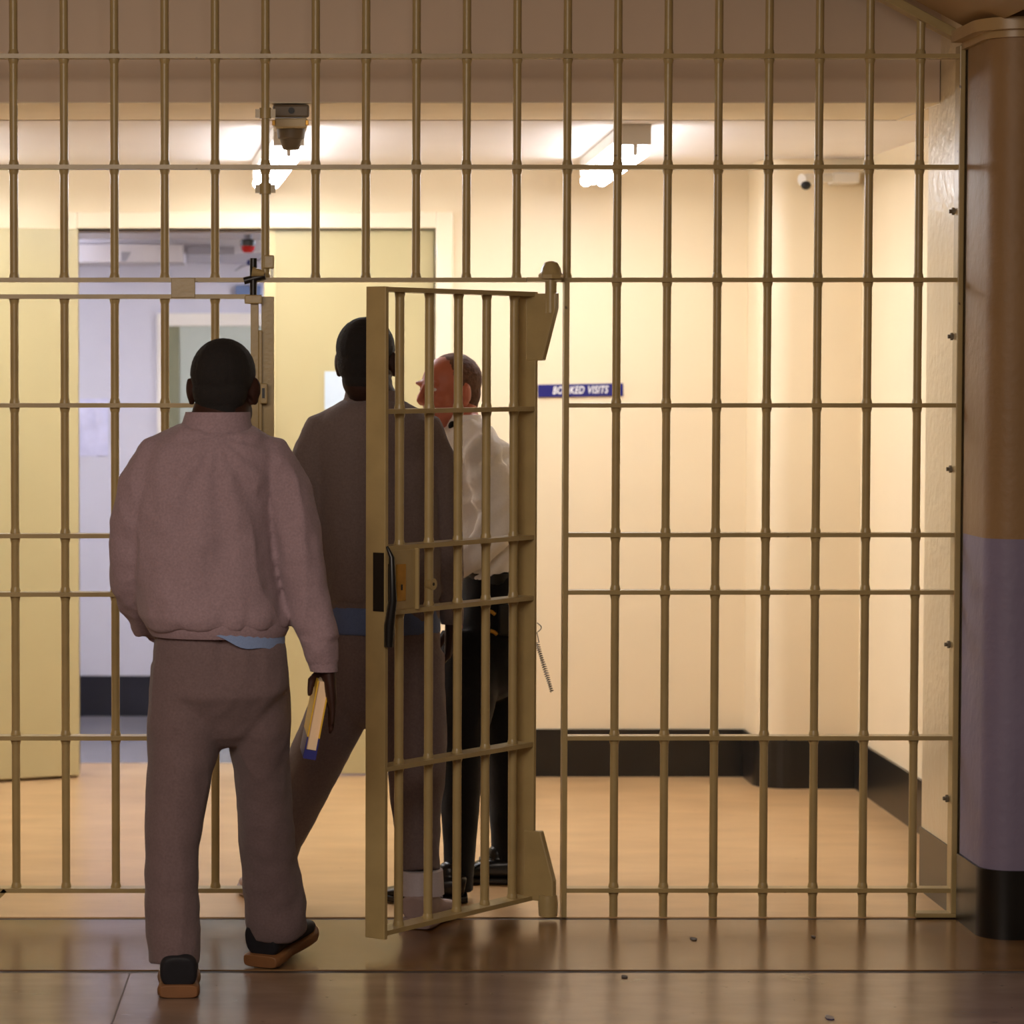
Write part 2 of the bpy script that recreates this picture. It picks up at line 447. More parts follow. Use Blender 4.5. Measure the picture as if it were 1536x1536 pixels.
# far door of the passage with its glazed panel
fx0, fx1 = at(236, 600, FY).x, at(452, 600, FY).x
fz = at(300, 470, FY).z
fd = MB().box(fx0, fx0 + .05, FY - .03, FY, 0, fz).box(fx1 - .05, fx1, FY - .03, FY, 0, fz).box(fx0 + .05, fx1 - .05, FY - .03, FY, fz - .06, fz).build('door_3', M['white'], kind='structure', bevel=.003)
MB().box(fx0 + .05, fx1 - .05, FY - .012, FY, 0, fz - .06).build('door_panel', M['panel_glass'], fd)
MB().box(fx0 + .05, fx0 + .105, FY - .02, FY - .012, 0.05, fz - .06).build('side_strip', M['panel_dark'], fd)

# ------------------------------------------------------------------ barred gates
BR = .0125
def flat_rail(p0, p1, dep, xs, zc, half=.0065, rr=.0155, above=lambda s: True, below=lambda s: True):
    """flat bar on edge between two points, swollen where the upright bars pass through"""
    u = (p1 - p0).normalized(); w = V((-u.y, u.x, 0)); mb = MB()
    c = (p0 + p1) / 2
    mb.obox(c, u, w, V((0, 0, 1)), (p1 - p0).length / 2, dep, half)
    for s_ in xs:
        q = p0 + u * s_
        lo, hi = (.021 if below(s_) else .004), (.021 if above(s_) else .004)
        mb.tube([q + V((0, 0, -lo)), q + V((0, 0, -lo * .5)), q + V((0, 0, hi * .5)), q + V((0, 0, hi))], [.0128, rr, rr, .0128], 14)
    return mb

gr = empty('barred_grille', (PX - .6, GY, 0), 'cream painted steel bar grille filling the archway around the gates', 'grille')
RZ = {k: at(384, v, GY).z for k, v in dict(a=85, b=251, c=420, d=608, e=802, f=888, g=1106, h=1334).items()}
pitch = 75.15 * GY / F
xs_all = [at(22, 600, GY).x + pitch * (k - 6) for k in range(-7, 25)]
jx = at(847.5, 800, GY).x            # hinge jamb
top_x = [x for x in xs_all if x > LX + .03]
for x in top_x:
    lowz = .0 if (x > jx + .05) else RZ['c']
    if x < -.86: lowz = 0.0
    MB().cyl((x, GY, lowz), (x, GY, mz + .03 + min(1.3, PX - x) * slope), BR, 16).build('bar', M['gate'], gr, smooth=True)
MB().box(jx - .008, jx + .008, GY - .026, GY + .026, 0, RZ['c']).build('hinge_jamb', M['gate'], gr, bevel=.002)
lj = -.84
MB().box(lj - .008, lj + .008, GY - .026, GY + .026, 0, RZ['c']).build('hinge_jamb', M['gate'], gr, bevel=.002)
fxr = at(1432, 700, GY).x
for k in 'abc':
    p0 = V((LX, GY, RZ[k])); p1 = V((fxr, GY, RZ[k]))
    flat_rail(p0, p1, .025, [x - p0.x for x in top_x], 0, below=lambda q: k != 'c' or not (-.86 < q + p0.x < jx + .05)).build('rail', M['gate'], gr, smooth=True)
for k in 'defgh':
    p0 = V((jx, GY, RZ[k])); p1 = V((fxr, GY, RZ[k]))
    flat_rail(p0, p1, .025, [x - p0.x for x in top_x if x > jx + .05], 0).build('rail', M['gate'], gr, smooth=True)
    p0 = V((LX, GY, RZ[k])); p1 = V((lj, GY, RZ[k]))
    flat_rail(p0, p1, .025, [x - p0.x for x in top_x if x < lj - .03], 0).build('rail', M['gate'], gr, smooth=True)
# right frame bar with a turned foot, fixed through to the pier by anchor bolts
MB().box(fxr - .004, fxr + .014, GY - .03, GY + .03, .012, mz + .01).build('frame', M['gate'], gr, bevel=.003)
MB().box(fxr - .11, fxr + .014, GY - .03, GY + .03, .0, .013).build('foot', M['gate'], gr, bevel=.003)
for py in (318, 505, 703, 965, 1195):
    c = at(1423, py, GY + .05)
    MB().cyl((fxr - .006, GY + .012, c.z), (fxr - .014, GY + .012, c.z), .011, 6).cyl((fxr - .014, GY + .012, c.z), (fxr - .022, GY + .012, c.z), .006, 8).build('anchor_bolt', M['bolt'], gr, smooth=True)
# raked bar following the haunch
a = V((PX - .015, GY, mz + .035)); b = a + V((-1.285, 0, 1.285 * slope))
d = (b - a).normalized(); n_ = V((-d.z, 0, d.x))
MB().obox((a + b) / 2, d, V((0, 1, 0)), n_, (b - a).length / 2, .03, .014).build('raked_frame', M['gate'], gr, bevel=.003)
# stop block hung from the header above the closed gate
c0, c1 = at(257, 417, GY), at(293, 447, GY)
MB().box(c0.x, c1.x, GY - .034, GY - .024, c1.z, c0.z).build('stop_plate', M['gate'], gr, bevel=.002)
# clamps on the bar that carries the security camera
xb = at(398, 300, GY).x
for py in (170, 283):
    z = at(398, py, GY).z
    MB().tube([(xb, GY, z - .016), (xb, GY, z + .016)], .018, 14).box(xb - .03, xb + .03, GY - .008, GY + .02, z - .012, z + .012).build('clamp', M['gate'], gr, smooth=True)

# closed left leaf -----------------------------------------------------------
lg = empty('barred_gate', (at(190, 1334, GY).x, GY, 0), 'closed left leaf of the barred double gate, left of the walking men', 'gate')
LT = at(384, 445, GY).z
lx = [x for x in xs_all if lj + .02 < x < .0 and x < at(340, 0, GY).x]
sx0, sx1 = at(376, 800, GY).x, at(411, 800, GY).x
xl0 = at(4, 800, GY).x
for x in lx:
    if x > xl0 - .02: MB().cyl((x, GY, RZ['h'] - .005), (x, GY, LT), BR, 16).build('bar', M['gate'], lg, smooth=True)
x_in = [x for x in lx if x > xl0 - .02]
for zz in (LT, RZ['d'], RZ['e'] - .003, RZ['f'] - .006, RZ['g'], RZ['h']):
    p0 = V((lj + .02, GY, zz)); p1 = V((sx0 + .004, GY, zz))
    flat_rail(p0, p1, .028, [x - p0.x for x in x_in], 0, above=lambda q: zz != LT, below=lambda q: zz != RZ['h']).build('rail', M['gate'], lg, smooth=True)
MB().box(lj + .012, lj + .026, GY - .03, GY + .03, .03, LT).build('hinge_stile', M['gate'], lg, bevel=.002)
# lower hinge corner bent towards the floor
a = at(8, 1334, GY)
MB().obox(V((a.x - .03, GY, a.z - .03)), V((.7, 0, .7)).normalized(), V((0, 1, 0)), V((-.7, 0, .7)).normalized(), .045, .028, .0065).build('corner_strut', M['gate'], lg)
bk = .012
MB().box(sx0, sx0 + .024, GY - .03, GY + .03, .03, LT).build('lock_stile', M['gate'], lg, bevel=.002)
MB().box(sx0 + .032, sx1, GY - .012, GY + .002, .03, LT + .0).box(sx0 + .024, sx0 + .034, GY - .03, GY + .03, .3, LT - .1).build('closing_plate', M['gate'], lg, bevel=.002)
c = at(394, 590, GY)
MB().box(c.x - .008, c.x + .014, GY - .05, GY - .012, c.z - .03, c.z + .03).build('lock_keep', M['gate'], lg, bevel=.003)
MB().box(c.x - .002, c.x + .006, GY - .052, GY - .049, c.z - .014, c.z + .016).build('bolt_slot', M['black'], lg)
# sliding bolt reaching up into the header
c0, c1 = at(380, 388, GY), at(380, 452, GY)
bo = MB().cyl((c0.x, GY - .035, c1.z), (c0.x, GY - .035, c0.z), .0105, 12).build('top_bolt', M['black'], lg, smooth=True)
MB().tube([(c0.x - .028, GY - .035, RZ['c'] - .004), (c0.x + .034, GY - .035, RZ['c'] + .012)], .011, 10).build('bolt_handle', M['black'], bo, smooth=True)
MB().box(c0.x - .026, c0.x + .026, GY - .05, GY - .02, LT - .022, LT + .004).build('bolt_guide', M['gate'], bo, bevel=.003)
zc = at(384, 408, GY).z
MB().tube([(c0.x - .004, GY - .05, zc), (c0.x + .032, GY - .05, zc - .006)], [.015, .008], 10).build('staple', M['gate'], bo, smooth=True)
zc = at(384, 393, GY).z
MB().box(c0.x + .03, c0.x + .062, GY - .02, GY + .02, zc - .02, zc + .02).build('bolt_bracket', M['gate'], bo, bevel=.004)

# open right leaf, swung out towards the viewer ------------------------------
th = math.radians(51); hs = V((.808, GY - .02, 0))
U = V((-math.cos(th), -math.sin(th), 0)); N = V((math.sin(th), -math.cos(th), 0)); Z = V((0, 0, 1))
og = empty('barred_gate', (hs + U * .43).to_tuple(), 'open right leaf of the barred double gate with the lock box, swung outwards', 'gate')
s0 = .072; pt = .1425; sl = s0 + 4 * pt + .105
OT, OB = at(700, 437, 9.0).z + .002, at(805, 1343, GY).z
OT = 1.865; OB = .062
D2 = .030
for k in range(5):
    q = hs + U * (s0 + pt * k)
    MB().cyl(q + Z * OB, q + Z * OT, BR + .0005, 16).build('bar', M['gate'], og, smooth=True)
zr = [OT, 1.525, 1.143, .962, .524, OB]
for zz in zr:
    p0 = hs + Z * zz; p1 = hs + U * sl + Z * zz
    flat_rail(p0, p1, D2, [s0 + pt * k for k in range(5)], 0, above=lambda q: zz != OT, below=lambda q: zz != OB).build('rail', M['gate'], og, smooth=True)
MB().obox(hs + Z * (OT + OB) / 2, U, N, Z, .0065, .032, (OT - OB) / 2 + .0065).build('hinge_stile', M['gate'], og, bevel=.002)
MB().obox(hs + U * sl + Z * ((OT + OB) / 2 - .004), U, N, Z, .0075, .034, (OT - OB) / 2 + .012).build('lock_stile', M['gate'], og, bevel=.002)
# hinge arms reaching to the pivot
pv = V((.872, GY - .06, 0))
e0 = hs + N * .028 - U * .004
def arm(z0, z1, z2, z3):
    mb = MB(); d = (pv - e0); d.z = 0
    dn = d.normalized(); nn = V((-dn.y, dn.x, 0)) * .012
    L = d.length
    poly = [e0 - dn * .03 + Z * z0, e0 + dn * (L * .55) + Z * z0, e0 + dn * (L + .022) + Z * z1, e0 + dn * (L + .022) + Z * z2, e0 + dn * (L * .4) + Z * z3, e0 - dn * .03 + Z * z3]
    mb.prism([p - nn for p in poly], nn * 2)
    return mb
arm(at(805, 541, GY).z, at(835, 463, GY).z, at(835, 440, GY).z, at(808, 441, GY).z).build('hinge_arm', M['gate'], og, bevel=.004)
arm(at(805, 1243, GY).z, at(838, 1315, GY).z, .055, .055).build('hinge_arm', M['gate'], og, bevel=.004)
MB().cyl(pv + Z * (at(830, 470, GY).z), pv + Z * (RZ['c'] + .0), .017, 16).build('pivot_pin', M['gate'], og, smooth=True)
MB().tube([pv + Z * 0.012, pv + Z * .05, pv + Z * .075], [.028, .03, .026], 14).build('pivot_pin', M['gate'], og, smooth=True)
# lock
z0, z1 = .962, 1.143
MB().obox(hs + U * (sl - .075) + N * .006 + Z * (z0 + z1) / 2, U, N, Z, .066, .026, (z1 - z0) / 2 - .006).build('lock_box', M['gate'], og, bevel=.003)
lbf = hs + N * .033
MB().obox(lbf + U * (sl - .068) + Z * 1.045, U, N, Z, .021, .003, .052).build('keyhole_plate', M['brass'], og, bevel=.002)
MB().obox(lbf + U * (sl - .068) + N * .003 + Z * 1.032, U, N, Z, .0035, .001, .008).build('keyhole', M['black'], og)
MB().obox(lbf + U * (sl - .018) + Z * 1.045, U, N, Z, .008, .003, .055).build('lock_surround', M['black'], og)
# handle : long dark flat pull standing on the lock stile
hb = hs + U * (sl + .004) + N * .034
MB().tube([hb + Z * 1.15 + N * .004, hb + Z * 1.12 + N * .02, hb + Z * 1.0 + N * .024, hb + Z * .93 + N * .012, hb + Z * .87 + N * .010], [.004, .008, .012, .015, .013], 10).build('pull_handle', M['black'], og, smooth=True)
MB().obox(hs + U * (sl + .0085) + Z * 1.05 + N * .012, U, N, Z, .002, .018, .082).build('latch_slot', M['black'], og)
q = hs + U * (s0 + 3 * pt) + N * .016
MB().tube([q + Z * 1.03 - N * .02, q + Z * 1.03 + N * .001], .017, 16).build('lock_eye', M['gate'], og, smooth=True)
MB().cyl(q + Z * 1.03, q + Z * 1.03 + N * .0018, .005, 10).build('eye_hole', M['black'], og)
MB().obox(hs + U * (sl - .142) + N * .012 + Z * (z0 + z1) / 2, U, N, Z, .004, .03, (z1 - z0) / 2 - .004).build('box_flange', M['gate'], og, bevel=.002)
# upper pivot knob standing on the header
kn = pv + Z * (RZ['c'] + .002)
MB().tube([kn, kn + Z * .012, kn + Z * .018, kn + Z * .03, kn + Z * .048, kn + Z * .052], [.037, .037, .031, .029, .019, .008], 8).build('pivot_cap', M['gate'], og, smooth=True)
MB().obox(V((pv.x - .02, GY - .04, RZ['c'])), V((1, 0, 0)), V((0, 1, 0)), Z, .05, .034, .006).build('pivot_socket', M['gate'], og)

# thin coiled lanyard hanging behind the hinge stile
pts = []
a, b = at(811, 940, 9.62), at(828, 1038, 9.62)
for k in range(12):
    q = k / 11 * PI
    pts.append(V((a.x - .012 + .014 * math.sin(q), 9.62, a.z + .012 - .03 * k / 11)))
for k in range(90):
    t = k / 89; c = (a + V((-.012, 0, -.05))).lerp(b, t)
    pts.append(c + V((math.cos(k * 1.6) * .007, math.sin(k * 1.6) * .007, 0)))
key = MB().tube(pts, .0015, 5).build('coiled_lanyard', M['black'], None, smooth=True)
tag(key, 'thin black coiled lanyard hanging behind the hinge side of the open gate', 'lanyard')

# ------------------------------------------------------------------ lamps
def fitting(x0, y0, x1, y1, label, group, on=True):
    a = V((x0, y0, 0)); b = V((x1, y1, 0)); u = (b - a).normalized(); w = V((u.y, -u.x, 0)); L = (b - a).length
    e = empty('fluorescent_lamp', ((x0 + x1) / 2, (y0 + y1) / 2, CZ), label, 'lamp', group)
    c = (a + b) / 2
    MB().obox(c + Z * (CZ - .022), u, w, Z, L / 2, .052, .022).build('lamp_body', M['white'], e, bevel=.004)
    for q in (a, b):
        MB().obox(q + Z * (CZ - .034), u, w, Z, .012, .052, .034).obox(q + Z * (CZ - .085), u, w, Z, .009, .007, .018).build('end_cap', M['white'], e, bevel=.003)
    for s_ in (-.031, .031):
        MB().cyl(a + u * .016 + w * s_ + Z * (CZ - .088), b - u * .016 + w * s_ + Z * (CZ - .088), .021, 16).build('tube', [M['tube'], M['tube_dim']], e, smooth=True)
        tm = COL.objects[-1].data                                  # upper sides glow weaker, invented to cut hot spots on the ceiling
        for pl in tm.polygons:
            if pl.normal.z > -.25: pl.material_index = 1
    return e
pa, pb = at(953, 205, 10.25), at(886, 280, 12.0)
fitting(pa.x, 10.25, pb.x, 11.9, 'twin tube fluorescent ceiling lamp right of centre, above the sign', 'lobby ceiling lamps')
pa, pb = at(433, 205, 10.3), at(399, 280, 12.05)
fitting(pa.x, 10.3, pb.x, 12.05, 'twin tube fluorescent ceiling lamp behind the dark security camera', 'lobby ceiling lamps')
fitting(-1.25, 10.3, -1.28, 12.05, 'twin tube fluorescent ceiling lamp nearest the left lobby wall', 'lobby ceiling lamps')

# passage lamps (cool tubes on the passage ceiling)
for x, lab in ((-1.6, 'cool white ceiling lamp in the passage, left of the doorway'), (1.2, 'cool white ceiling lamp in the passage, right of the doorway')):
    e = empty('passage_lamp', (x, 12.85, 2.19), lab, 'lamp', 'passage lamps')
    MB().box(x - .6, x + .6, 12.80, 12.91, 2.155, 2.19).build('lamp_body', M['white'], e, bevel=.004)
    MB().cyl((x - .58, 12.855, 2.137), (x + .58, 12.855, 2.137), .016, 12).build('tube', M['tube_cool'], e, smooth=True)

# ------------------------------------------------------------------ security cameras
cy = 9.34
def A(px, py, Y=cy): return at(px, py, Y)
cc = empty('security_camera', A(438, 190).to_tuple(), 'dark boxed security camera clamped behind a bar, in front of the left lamp', 'camera')
a, b = A(409, 157), A(464, 176)
MB().prism([(a.x, cy, a.z), (b.x, cy, a.z), (b.x, cy, b.z), (a.x + .004, cy, b.z)], (0, .22, .015)).build('housing', M['cctv'], cc, bevel=.006)
c = A(437, 166)
MB().cyl((c.x, cy - .006, c.z), (c.x, cy + .01, c.z), .0095, 16).build('lens', M['lens'], cc, smooth=True)
a, b = A(412, 177), A(461, 191)
MB().box(a.x, b.x, cy + .004, cy + .2, b.z, a.z).build('band', M['cctv_light'], cc, bevel=.004)
for p_ in (411, 461):
    c = A(p_, 184); MB().box(c.x - .006, c.x + .004, cy - .002, cy + .02, c.z - .008, c.z + .008).build('catch', M['brass'], cc, bevel=.002)
t0, t1, t2 = A(436, 191), A(437, 205), A(438, 222)
k = m_per_px(cy); dc = V((t1.x, cy + .08, 0))
MB().tube([dc + Z * t0.z, dc + Z * t1.z, dc + Z * (t1.z - .003), dc + Z * (t2.z + .004), dc + Z * t2.z], [22 * k, 20 * k, 17 * k, 13 * k, 11 * k], 20).build('dome', M['cctv'], cc, smooth=True)
c = A(404, 170)
MB().tube([(xb, GY + .02, c.z), (xb + .01, GY + .12, c.z), (A(412, 170).x, cy + .06, c.z)], .010, 10).build('bracket', M['gate'], cc, smooth=True)

ry = 11.86
rc = empty('security_camera', at(1260, 268, 11.94).to_tuple(), 'white security camera high on the pier in the far right corner', 'camera')
a, b = at(1247, 259, 11.86), at(1287, 276, 11.86)
MB().box(a.x, b.x, 11.82, 11.94, b.z, a.z).build('mount_box', M['white'], rc, bevel=.006)
a, b = at(1246, 266, 11.84), at(1203, 270, 11.76)
MB().tube([a, b], [.017, .024], 16).build('housing', M['white'], rc, smooth=True)
c = at(1209, 278, 11.74)
MB().ell(c, (.02, .02, .017)).build('lens', M['lens'], rc, smooth=True)

# ------------------------------------------------------------------ signs and papers
def text_mesh(name, body, size, mtl, parent, centre, shear=.25, width=None, roll=0.0):
    cu = bpy.data.curves.new('t', 'FONT'); cu.body = body; cu.size = size; cu.shear = shear
    cu.align_x = 'CENTER'; cu.align_y = 'CENTER'; cu.extrude = .0008; cu.offset = size * .022; cu.space_character = 1.08
    cu.space_word = 1.3
    to = bpy.data.objects.new('t', cu); COL.objects.link(to)
    dg = bpy.context.evaluated_depsgraph_get(); dg.update()
    me = bpy.data.meshes.new_from_object(to.evaluated_get(dg)); bpy.data.objects.remove(to)
    xs = [v.co.x for v in me.vertices]; w0 = max(xs) - min(xs); xc = (max(xs) + min(xs)) / 2
    me.transform(Matrix.Translation((-xc, 0, 0)))
    if width: me.transform(Matrix.Diagonal((width / w0, 1, 1, 1)))
    me.transform(Matrix.Rotation(-roll, 4, 'Y') @ Matrix.Rotation(PI / 2, 4, 'X'))
    me.materials.clear(); me.materials.append(mtl); me.name = name
    return link(name, me, parent, centre)
sa, sb = at(807, 577, BY - .01), at(935, 594, BY - .01); sc_ = (sa + sb) / 2; rl = math.radians(1.0)
ux = V((math.cos(rl), 0, math.sin(rl))); uz = V((-math.sin(rl), 0, math.cos(rl)))
sg = MB().obox((sc_.x, BY - .004, sc_.z), ux, V((0, 1, 0)), uz, (sb.x - sa.x) / 2, .004, 9.6 * m_per_px(BY)).build('door_sign', M['sign_blue'], None, bevel=.001)
tag(sg, 'narrow blue wall sign with white slanted capitals reading booked visits', 'sign')
text_mesh('lettering', 'BOOKED VISITS', .042, M['sign_white'], sg, (sc_.x + .0, BY - .0095, sc_.z), .28, 84 * m_per_px(BY), rl)
a, b = at(487, 557, BY), at(538, 614, BY)
pn = MB().box(a.x, b.x, BY + .013, BY + .019, b.z, a.z).build('paper_notice', M['paper_blue'], None)
tag(pn, 'pale blue paper notice stuck on the closed yellow door', 'notice')
a, b = at(118, 598, FY), at(163, 684, FY); mb = MB(); n = 6
g = [V((a.x + (b.x - a.x) * i / n, FY - .006 - .006 * math.sin(i * 1.9 + j), b.z + (a.z - b.z) * j / n)) for j in range(n + 1) for i in range(n + 1)]
g2 = [p + V((0, .003, 0)) for p in g]; m_n = n + 1
fs = [(j * m_n + i, j * m_n + i + 1, (j + 1) * m_n + i + 1, (j + 1) * m_n + i) for j in range(n) for i in range(n)]
mb.add(g + g2, fs + [tuple(k + len(g) for k in f[::-1]) for f in fs])
pn = mb.build('paper_poster', M['paper_gloss'], None, smooth=True)
tag(pn, 'crinkled glossy bluish poster on the lilac passage wall', 'poster')

# things on the passage ceiling and wall, seen through the doorway
def AF(px, py, Y): return at(px, py, Y)
a, b = at(118, 366, 13.03), at(276, 394, 13.03)
dbox = MB().box(a.x - .4, b.x, 13.02, 13.5, b.z, a.z).build('ceiling_duct', M['lilac'], None, bevel=.004)
tag(dbox, 'long white duct box hanging under the passage ceiling', 'duct')
c0 = at(182, 378, 13.02); c1 = at(197, 392, 13.02)
MB().prism([(c0.x, 13.018, c0.z), (c1.x, 13.018, c0.z), (c1.x - .022, 13.018, c1.z), (c0.x, 13.018, c1.z)], (0, .006, 0)).build('grille_patch', M['vent'], dbox)
a, b = at(280, 370, 13.04), at(352, 382, 13.04)
o = MB().box(a.x, b.x, 13.025, 13.05, b.z, a.z).build('air_vent', M['vent'], None, bevel=.002)
tag(o, 'grey air vent strip right of the white duct box', 'vent')
al = empty('alarm_beacon', at(372, 372, 12.6).to_tuple(), 'black and red alarm beacon hanging inside the doorway top', 'alarm')
c = at(372, 366, 12.6); k = m_per_px(12.6)
MB().cyl((c.x, 12.6, c.z + 6 * k), (c.x, 12.6, 2.19), 6 * k, 10).build('stem', M['vent'], al, smooth=True)
MB().tube([c + Z * 7 * k, c + Z * 5 * k, c - Z * 3 * k], [10 * k, 12 * k, 12 * k], 18).build('base', M['black'], al, smooth=True)
MB().tube([c - Z * 3 * k, c - Z * 9 * k, c - Z * 13 * k], [11 * k, 10 * k, 6 * k], 18).build('red_lens', M['red'], al, smooth=True)
c = at(377, 394, 12.65)
sp = empty('ceiling_detector', c.to_tuple(), 'dark navy detector on a grey arm below the red beacon', 'detector')
MB().ell(c, (.021, .021, .014)).build('detector_head', M['navy_plastic'], sp, smooth=True)
MB().tube([c + V((.0, 0, .0)), at(362, 399, 12.65), at(352, 406, 12.65)], [.006, .007, .004], 8).tube([c, c + V((.05, .02, .02)), c + V((.06, .03, .24))], .006, 8).build('arm', M['vent'], sp, smooth=True)
a, b = at(353, 428, FY), at(392, 446, FY)
o = MB().box(a.x, b.x, FY - .04, FY, b.z, a.z).build('junction_box', M['steel_blue'], None, bevel=.004)
tag(o, 'small blue grey box on the passage wall above the far door', 'box')

# flecks of dirt trodden into the floor in front of the bars
for px, py, r, lab in ((1220, 1406, 4.5, 'dark speck of dirt on the floor just before the right hand bars'),
                      (1040, 1409, 6, 'brown scuffed crumb on the floor below the middle of the right hand bars'),
                      (1244, 1527, 8, 'purple scrap lying on the front floor at the bottom edge'),
                      (936, 1466, 6, 'grey crumb beside the dark floor joint, right of the open gate')):
    Yf = 1.65 / math.tan(math.atan((py - 768) / F) + PIT); c = at(px, py, Yf); k = m_per_px(Yf)
    mb = MB(); pts = [V((c.x + math.cos(q) * r * k * random.uniform(.6, 1.1), Yf + math.sin(q) * r * k * random.uniform(1.5, 2.6), .0004)) for q in [i * PI / 4 for i in range(8)]]
    o = mb.prism(pts, (0, 0, .0025)).build('floor_crumb', M['navy_plastic'] if px == 1244 else M['gap'], None)
    tag(o, lab, 'dirt', 'crumbs on the floor')
#P0

# ------------------------------------------------------------------ people
def S(px, py, Y, hw, dep): return (at(px, py, Y), hw * Y / F, dep)
def shrink(secs, k=.8): return [(c, a * k, b * k) for c, a, b in secs]
def xf(mb, m):
    mb.v = [m @ p for p in mb.v]; return mb

def head(skin, hair, c, yaw, pitch=0.0, s=1.0, roll=0.0, back=0.0, neck_to=None, ears=(.085, .085), nk=1.0):
    """yaw: degrees turned to the right of straight ahead (+Y)"""
    R = Matrix.Rotation(math.radians(-yaw), 3, 'Z') @ Matrix.Rotation(math.radians(-pitch), 3, 'X') @ Matrix.Rotation(math.radians(roll), 3, 'Y')
    c = V(c)
    def W(p): return c + R @ (V(p) * s)
    def E(mb, p, r, Rl=None): mb.ell(W(p), [q * s for q in r], R @ Rl if Rl else R, 20, 14)
    E(skin, (0, -.012, .03), (.076, .099, .087))
    E(skin, (0, .028, .0), (.066, .066, .088))
    E(skin, (0, .03, -.062), (.056, .060, .05))
    E(skin, (0, .066, -.096), (.024, .024, .02))
    E(skin, (0, -.048, -.05), (.057, .05, .06))
    for x in (-1, 1):
        E(skin, (x * .030, .084, .031), (.026, .012, .008))
        E(skin, (x * .043, .062, -.018), (.024, .024, .022))
        E(skin, (x * .05, .01, -.062), (.014, .034, .03))
        ear = Matrix.Rotation(x * math.radians(-30), 3, 'Z')
        E(skin, (x * ears[x > 0], -.013, -.004), (.0085, .020, .030), ear)
        E(skin, (x * (ears[x > 0] - .010), -.008, -.006), (.013, .015, .022))
        E(skin, (x * (ears[x > 0] - .003), -.006, -.033), (.009, .011, .012), ear)
        E(skin, (x * .010, .101, -.029), (.0095, .011, .008))
    skin.tube([W((0, .086, .026)), W((0, .101, .002)), W((0, .113, -.022)), W((0, .100, -.034))], [.010 * s, .0105 * s, .0125 * s, .009 * s], 10)
    E(skin, (0, .091, -.054), (.025, .011, .006)); E(skin, (0, .089, -.066), (.021, .011, .0075))
    nb = W((0, -.03, -.05)); nt = V(neck_to) if neck_to is not None else W((0, -.04, -.19))
    s2 = s * nk; skin.loft([(nb, .060 * s2, .060 * s), (nb.lerp(nt, .5), .062 * s2, .061 * s), (nt, .068 * s, .066 * s)], 20)
    E(hair, (0, -.021 - back, .037), (.0805, .0955, .0855))
    E(hair, (0, -.052 - back * .5, -.005), (.070, .058 - back * .5, .066))
    E(hair, (0, -.070, -.048), (.048, .030, .038))
    return W, R

def eyes(W, R, s, parent):
    for x in (-1, 1):
        e = MB().ell(W((x * .031, .0715, .010)), [.0125 * s] * 3, R).build('eye', M['eye'], parent, smooth=True)
        MB().ell(W((x * .031, .0822, .010)), [.0055 * s, .003 * s, .0055 * s], R, 10, 6).build('iris', M['lens'], e, smooth=True)

def hand(mb, W, d, n, t, curl=(.25, .35, .25), s=1.0, thumb=None, spread=1.0):
    """W wrist, d towards the fingertips, n out of the palm, t towards the thumb side"""
    W = V(W); d = V(d).normalized(); n = (V(n) - d * V(n).dot(d)).normalized(); t0 = V(t)
    t = d.cross(n); t = t if t.dot(t0) > 0 else -t
    ps = [(W - d * .03 * s, .026 * s, .020 * s), (W, .027 * s, .019 * s), (W + d * .04 * s, .036 * s, .017 * s), (W + d * .08 * s, .040 * s, .0145 * s), (W + d * .098 * s, .037 * s, .012 * s)]
    mb.loft(ps, 18, ref=n)
    for off, L, r in ((.029, .072, .0088), (.010, .080, .0092), (-.010, .075, .0088), (-.029, .058, .0078)):
        p = W + d * (.088 - abs(off) * .18) * s + t * off * s; a = 0; dd = d + t * off * 1.2 * spread; dd.normalize()
        pts = [p - dd * .012 * s, p]
        for k, fr in enumerate((.45, .32, .23)):
            a += curl[k]
            v = dd * math.cos(a) + n * math.sin(a)
            p = p + v * (L * fr * s); pts.append(p)
        mb.tube(pts, [r * s, r * s, r * .98 * s, r * .9 * s, r * .72 * s], 10)
        mb.ell(pts[-1], (r * .72 * s,) * 3, None, 8, 6)
    if thumb is None:
        b = W + d * .022 * s + t * .026 * s
        thumb = [b, b + (d * .55 + t * .75 + n * .35).normalized() * .042 * s, b + (d * .55 + t * .75 + n * .35).normalized() * .042 * s + (d * .85 + t * .25 + n * .4).normalized() * .03 * s]
        thumb.append(thumb[-1] + (d * .95 + n * .35).normalized() * .022 * s)
    mb.tube([V(p) for p in thumb], [.0125 * s] + [.0115 * s] * (len(thumb) - 2) + [.008 * s], 10)
    mb.ell(thumb[-1], (.008 * s,) * 3, None, 8, 6)

